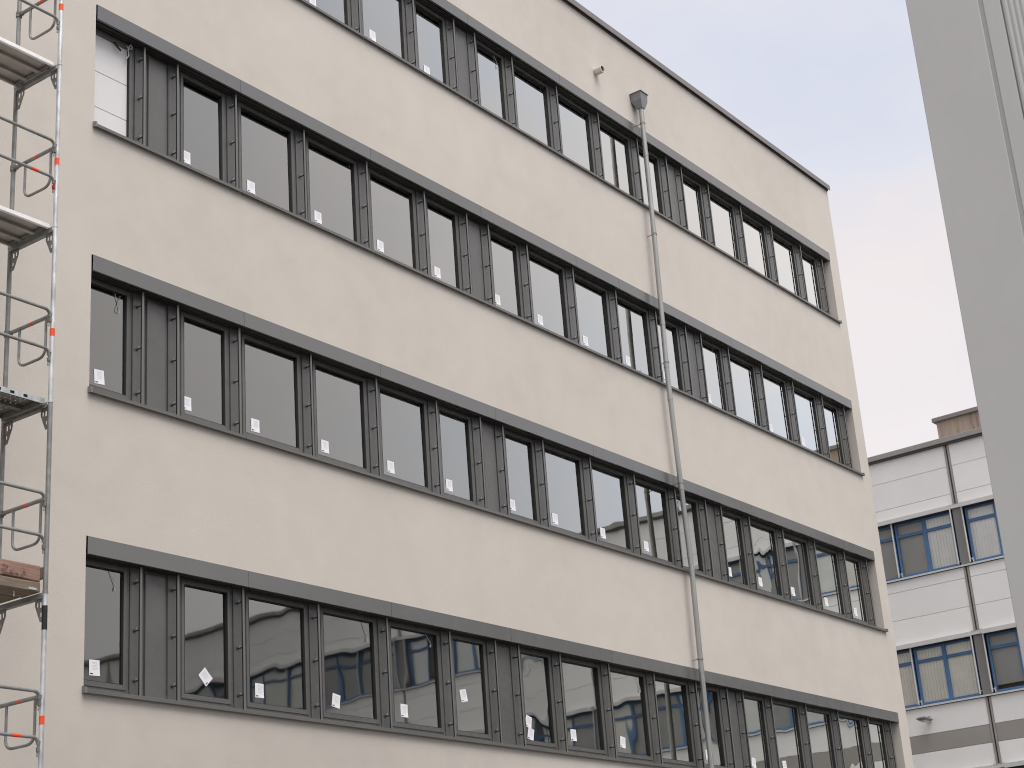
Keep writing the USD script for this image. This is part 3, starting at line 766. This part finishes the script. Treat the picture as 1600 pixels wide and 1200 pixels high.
BL = {}                                       # (row, rounded u) -> what hangs behind the pane
for ri, hz in enumerate(ROWS):
    zs_ = SILL[hz]
    part(N, 'window_sill', wb([prism_x([(-.05, zs_ - .012), (-.05, zs_ - .06), (-.043, zs_ - .06), (-.043, zs_ - .02), (.2, zs_ + .005), (.2, zs_ + .012)], U0, U1)]), hood_light)
    for p in piers:
        top_z = hz + .02
        if U0 + 1 < p - PIER and p < U1 - .5:
            part(N, 'pier_panel', wb(cbox(p - PIER + .03, p - .03, .03, .10, zs_ + .01, hz + .03, .004)), pier_grey)
            part(N, 'pier_cap', wb(cbox(p - PIER - .02, p + .02, -.02, .10, hz + .035, hz + .07, .004)), hood_light)
            part(N, 'pier_head', wb(box(p - PIER, p, .0, .10, hz + .073, hz + .150)), hood_light)
        a0, b0 = p, p + BAY - PIER            # the glazed run between this pier and the next one towards +y
        a0, b0 = max(a0, U0 + .1), min(b0, U1 - .1)
        if b0 - a0 < .8:
            continue
        # hood in two lengths
        nh = max(1, int(round((b0 - a0) / 1.71)))
        for q in range(nh):
            ha, hb = a0 + (b0 - a0) * q / nh, a0 + (b0 - a0) * (q + 1) / nh
            prof = [(-.13, hz), (-.13, hz + .115), (.02, hz + .145), (.02, hz + .140), (-.124, hz + .11), (-.124, hz)]
            part(N, 'blind_hood', wb([prism_x(prof, ha + .002, hb - .002)] + ([prism_x([(-.13, hz), (-.13, hz + .115), (.02, hz + .145), (.02, hz)], hb - .006, hb - .003)] if q == nh - 1 else []) + ([prism_x([(-.13, hz), (-.13, hz + .115), (.02, hz + .145), (.02, hz)], ha + .003, ha + .006)] if q == 0 else [])), hood_light)
        part(N, 'blind_box', wb(box(a0, b0, .0, .12, hz + .005, hz + .12)), profile_dark)
        for q in range(nh):
            a, b = a0 + (b0 - a0) * q / nh, a0 + (b0 - a0) * (q + 1) / nh
            f = .055
            zt_, tr = hz - .005, hz - .36
            mid = (a + b) / 2
            fr = [cbox(a + .02, a + .02 + f, .08, .15, zs_, zt_, .005), cbox(b - .02 - f, b - .02, .08, .15, zs_, zt_, .005), cbox(mid - .05, mid + .05, .08, .15, zs_, zt_, .005)]
            for c0, c1 in ((a + .02 + f, mid - .05), (mid + .05, b - .02 - f)):
                fr += [cbox(c0, c1, .085, .15, zs_, zs_ + .075, .005), cbox(c0, c1, .085, .15, tr - .04, tr + .04, .005), cbox(c0, c1, .085, .15, zt_ - .055, zt_, .005)]
            wp = path_for(N, 'window')
            usdkit.mesh(stage, wp, wb(fr), blue_frame)
            for c0, c1 in ((a + .02 + f, mid - .05), (mid + .05, b - .02 - f)):
                for y0_, y1_ in ((zs_ + .075, tr - .04), (tr + .04, zt_ - .055)):
                    part(wp, 'pane', wb(trimesh.Trimesh(np.array([[c0, .125, y0_], [c1, .125, y0_], [c1, .125, y1_], [c0, .125, y1_]]), np.array([[0, 1, 2], [0, 2, 3]]), process=False)), glass_old)
                # what hangs behind this casement
                key = (ri, round((c0 + c1) / 2, 1))
                cu = (c0 + c1) / 2
                if ri == 0 and cu > 2.5:
                    what = 'screen'
                elif ri == 0 and cu < 2.5 and cu > -1:
                    what = 'white'
                elif ri == 1 and cu > 1.5:
                    what = 'cream'
                elif ri == 1 and cu > -1:
                    what = 'screen_low'
                else:
                    what = random.choice(['white', 'cream', 'screen', 'screen', 'none', 'white'])
                if what in ('white', 'cream'):
                    part(wp, 'vertical_blind', wb(blind_mesh(c0 - .02, c1 + .02, zs_ + .08, zt_ - .05)), blind_white if what == 'white' else blind_cream)
                elif what == 'screen':
                    part(wp, 'roller_screen', wb(box(c0 - .02, c1 + .02, .17, .175, zs_ + .05, zt_ - .03)), screen_grey)
                elif what == 'screen_low':
                    part(wp, 'roller_screen', wb(box(c0 - .02, c1 + .02, .17, .175, zs_ + .2, zt_ - .03)), screen_grey)
            for ue in ((a, b) if q == 0 else (b,)):
                rp = part(N, 'guide_rod', wb([tube([(ue, -.055, hz + .02), (ue, -.055, zs_ + .02)], .021, 10)]), rod_light, smooth=40)
                part(rp, 'rod_holder', wb([tube([(ue, -.05, zs_ + .10), (ue - .05, .07, zs_ + .10)], .011, 8), cbox(ue - .06, ue - .035, .03, .09, zs_ + .02, zs_ + .15, .003)]), galv)
part(N, 'office_backdrop', wb(box(U0 + .31, U1 - .31, .56, .6, -Z0, CORN - .25)), slab_mat)

RT = part(N, 'rooftop_house', wb(box(-9.0, 2.10, 1.0, 5.0, CORN + .05, 9.50)), stained, label='streaked tan rooftop structure')
part(RT, 'roof_edge', wb([cbox(-9.1, 2.19, .91, 5.1, 9.501, 9.62, .01)]), coping_mat)

# wall lamp on the white building
lp = thing('wall_lamp', 'small grey floodlight bracketed off the white panel wall', 'lamp')
lu, lz = 3.20, 1.36
part(lp, 'wall_bracket', wb([cbox(lu - .05, lu + .05, -.05, -.002, lz - .03, lz + .07, .006), tube([(lu, -.04, lz + .045), (lu, -.30, lz + .05)], .022, 10)]), rod_light)
part(lp, 'housing', wb([loft([(lu - .07, lu + .07, -.56, -.10, lz - .035), (lu - .115, lu + .115, -.62, -.06, lz + .01), (lu - .085, lu + .085, -.50, -.09, lz + .055)])]), lamp_body)
part(lp, 'lens', wb([loft([(lu - .05, lu + .05, -.44, -.16, lz - .062), (lu - .068, lu + .068, -.54, -.12, lz - .037)])]), lamp_glass)
part(lp, 'cable_gland', wb([tube([(lu - .02, -.14, lz + .055), (lu - .02, -.10, lz + .10), (lu - .02, -.003, lz + .10)], .008, 8, .02)]), profile_dark)

# ------------------------------------------------------------------ grey clad tower close on the right
T_ = thing('grey_tower', 'tall pale grey metal clad building edge with ribbed sheet at right', 'building')
EX, EY = -.443, -10.243
TT = 8.5
ya = EY
segs = [('corner_sheet', ya, ya - .558, 0.0), ('edge_sheet', ya - .592, ya - .720, 0.0)]
part(T_, 'corner_sheet', W(cbox(EX, EX + .05, ya - .558, ya, -Z0, TT, .006)), tower_sheet)
part(T_, 'recess', W(box(EX + .018, EX + .06, ya - .592, ya - .558, -Z0, TT - .01)), tower_joint)
part(T_, 'edge_sheet', W(cbox(EX + .006, EX + .05, ya - .720, ya - .592, -Z0, TT, .004)), tower_sheet)
part(T_, 'joint_line', W(box(EX + .02, EX + .05, ya - .732, ya - .720, -Z0, TT - .01)), coping_mat)
# ribbed sheet: a rounded wave profile
pts, yy = [], ya - .732
prof = []
while yy > ya - 8.0:
    for t, dx in ((0, .016), (.008, .014), (.013, .008), (.018, .006), (.029, .006), (.034, .008)):
        prof.append((EX + dx, yy - t))
    yy -= .042
prof += [(EX + .05, yy + .002), (EX + .05, ya - .732)]
part(T_, 'ribbed_sheet', W(prism_z(prof, -Z0, TT)), tower_sheet, smooth=25)
part(T_, 'body', W(box(EX + .061, EX + 6.0, ya - 8.0, ya - .002, -Z0, TT - .02)), tower_sheet)
part(T_, 'roof_trim', W([cbox(EX - .02, EX + 6.02, ya - 8.02, ya + .02, TT + .001, TT + .08, .01)]), tower_joint)
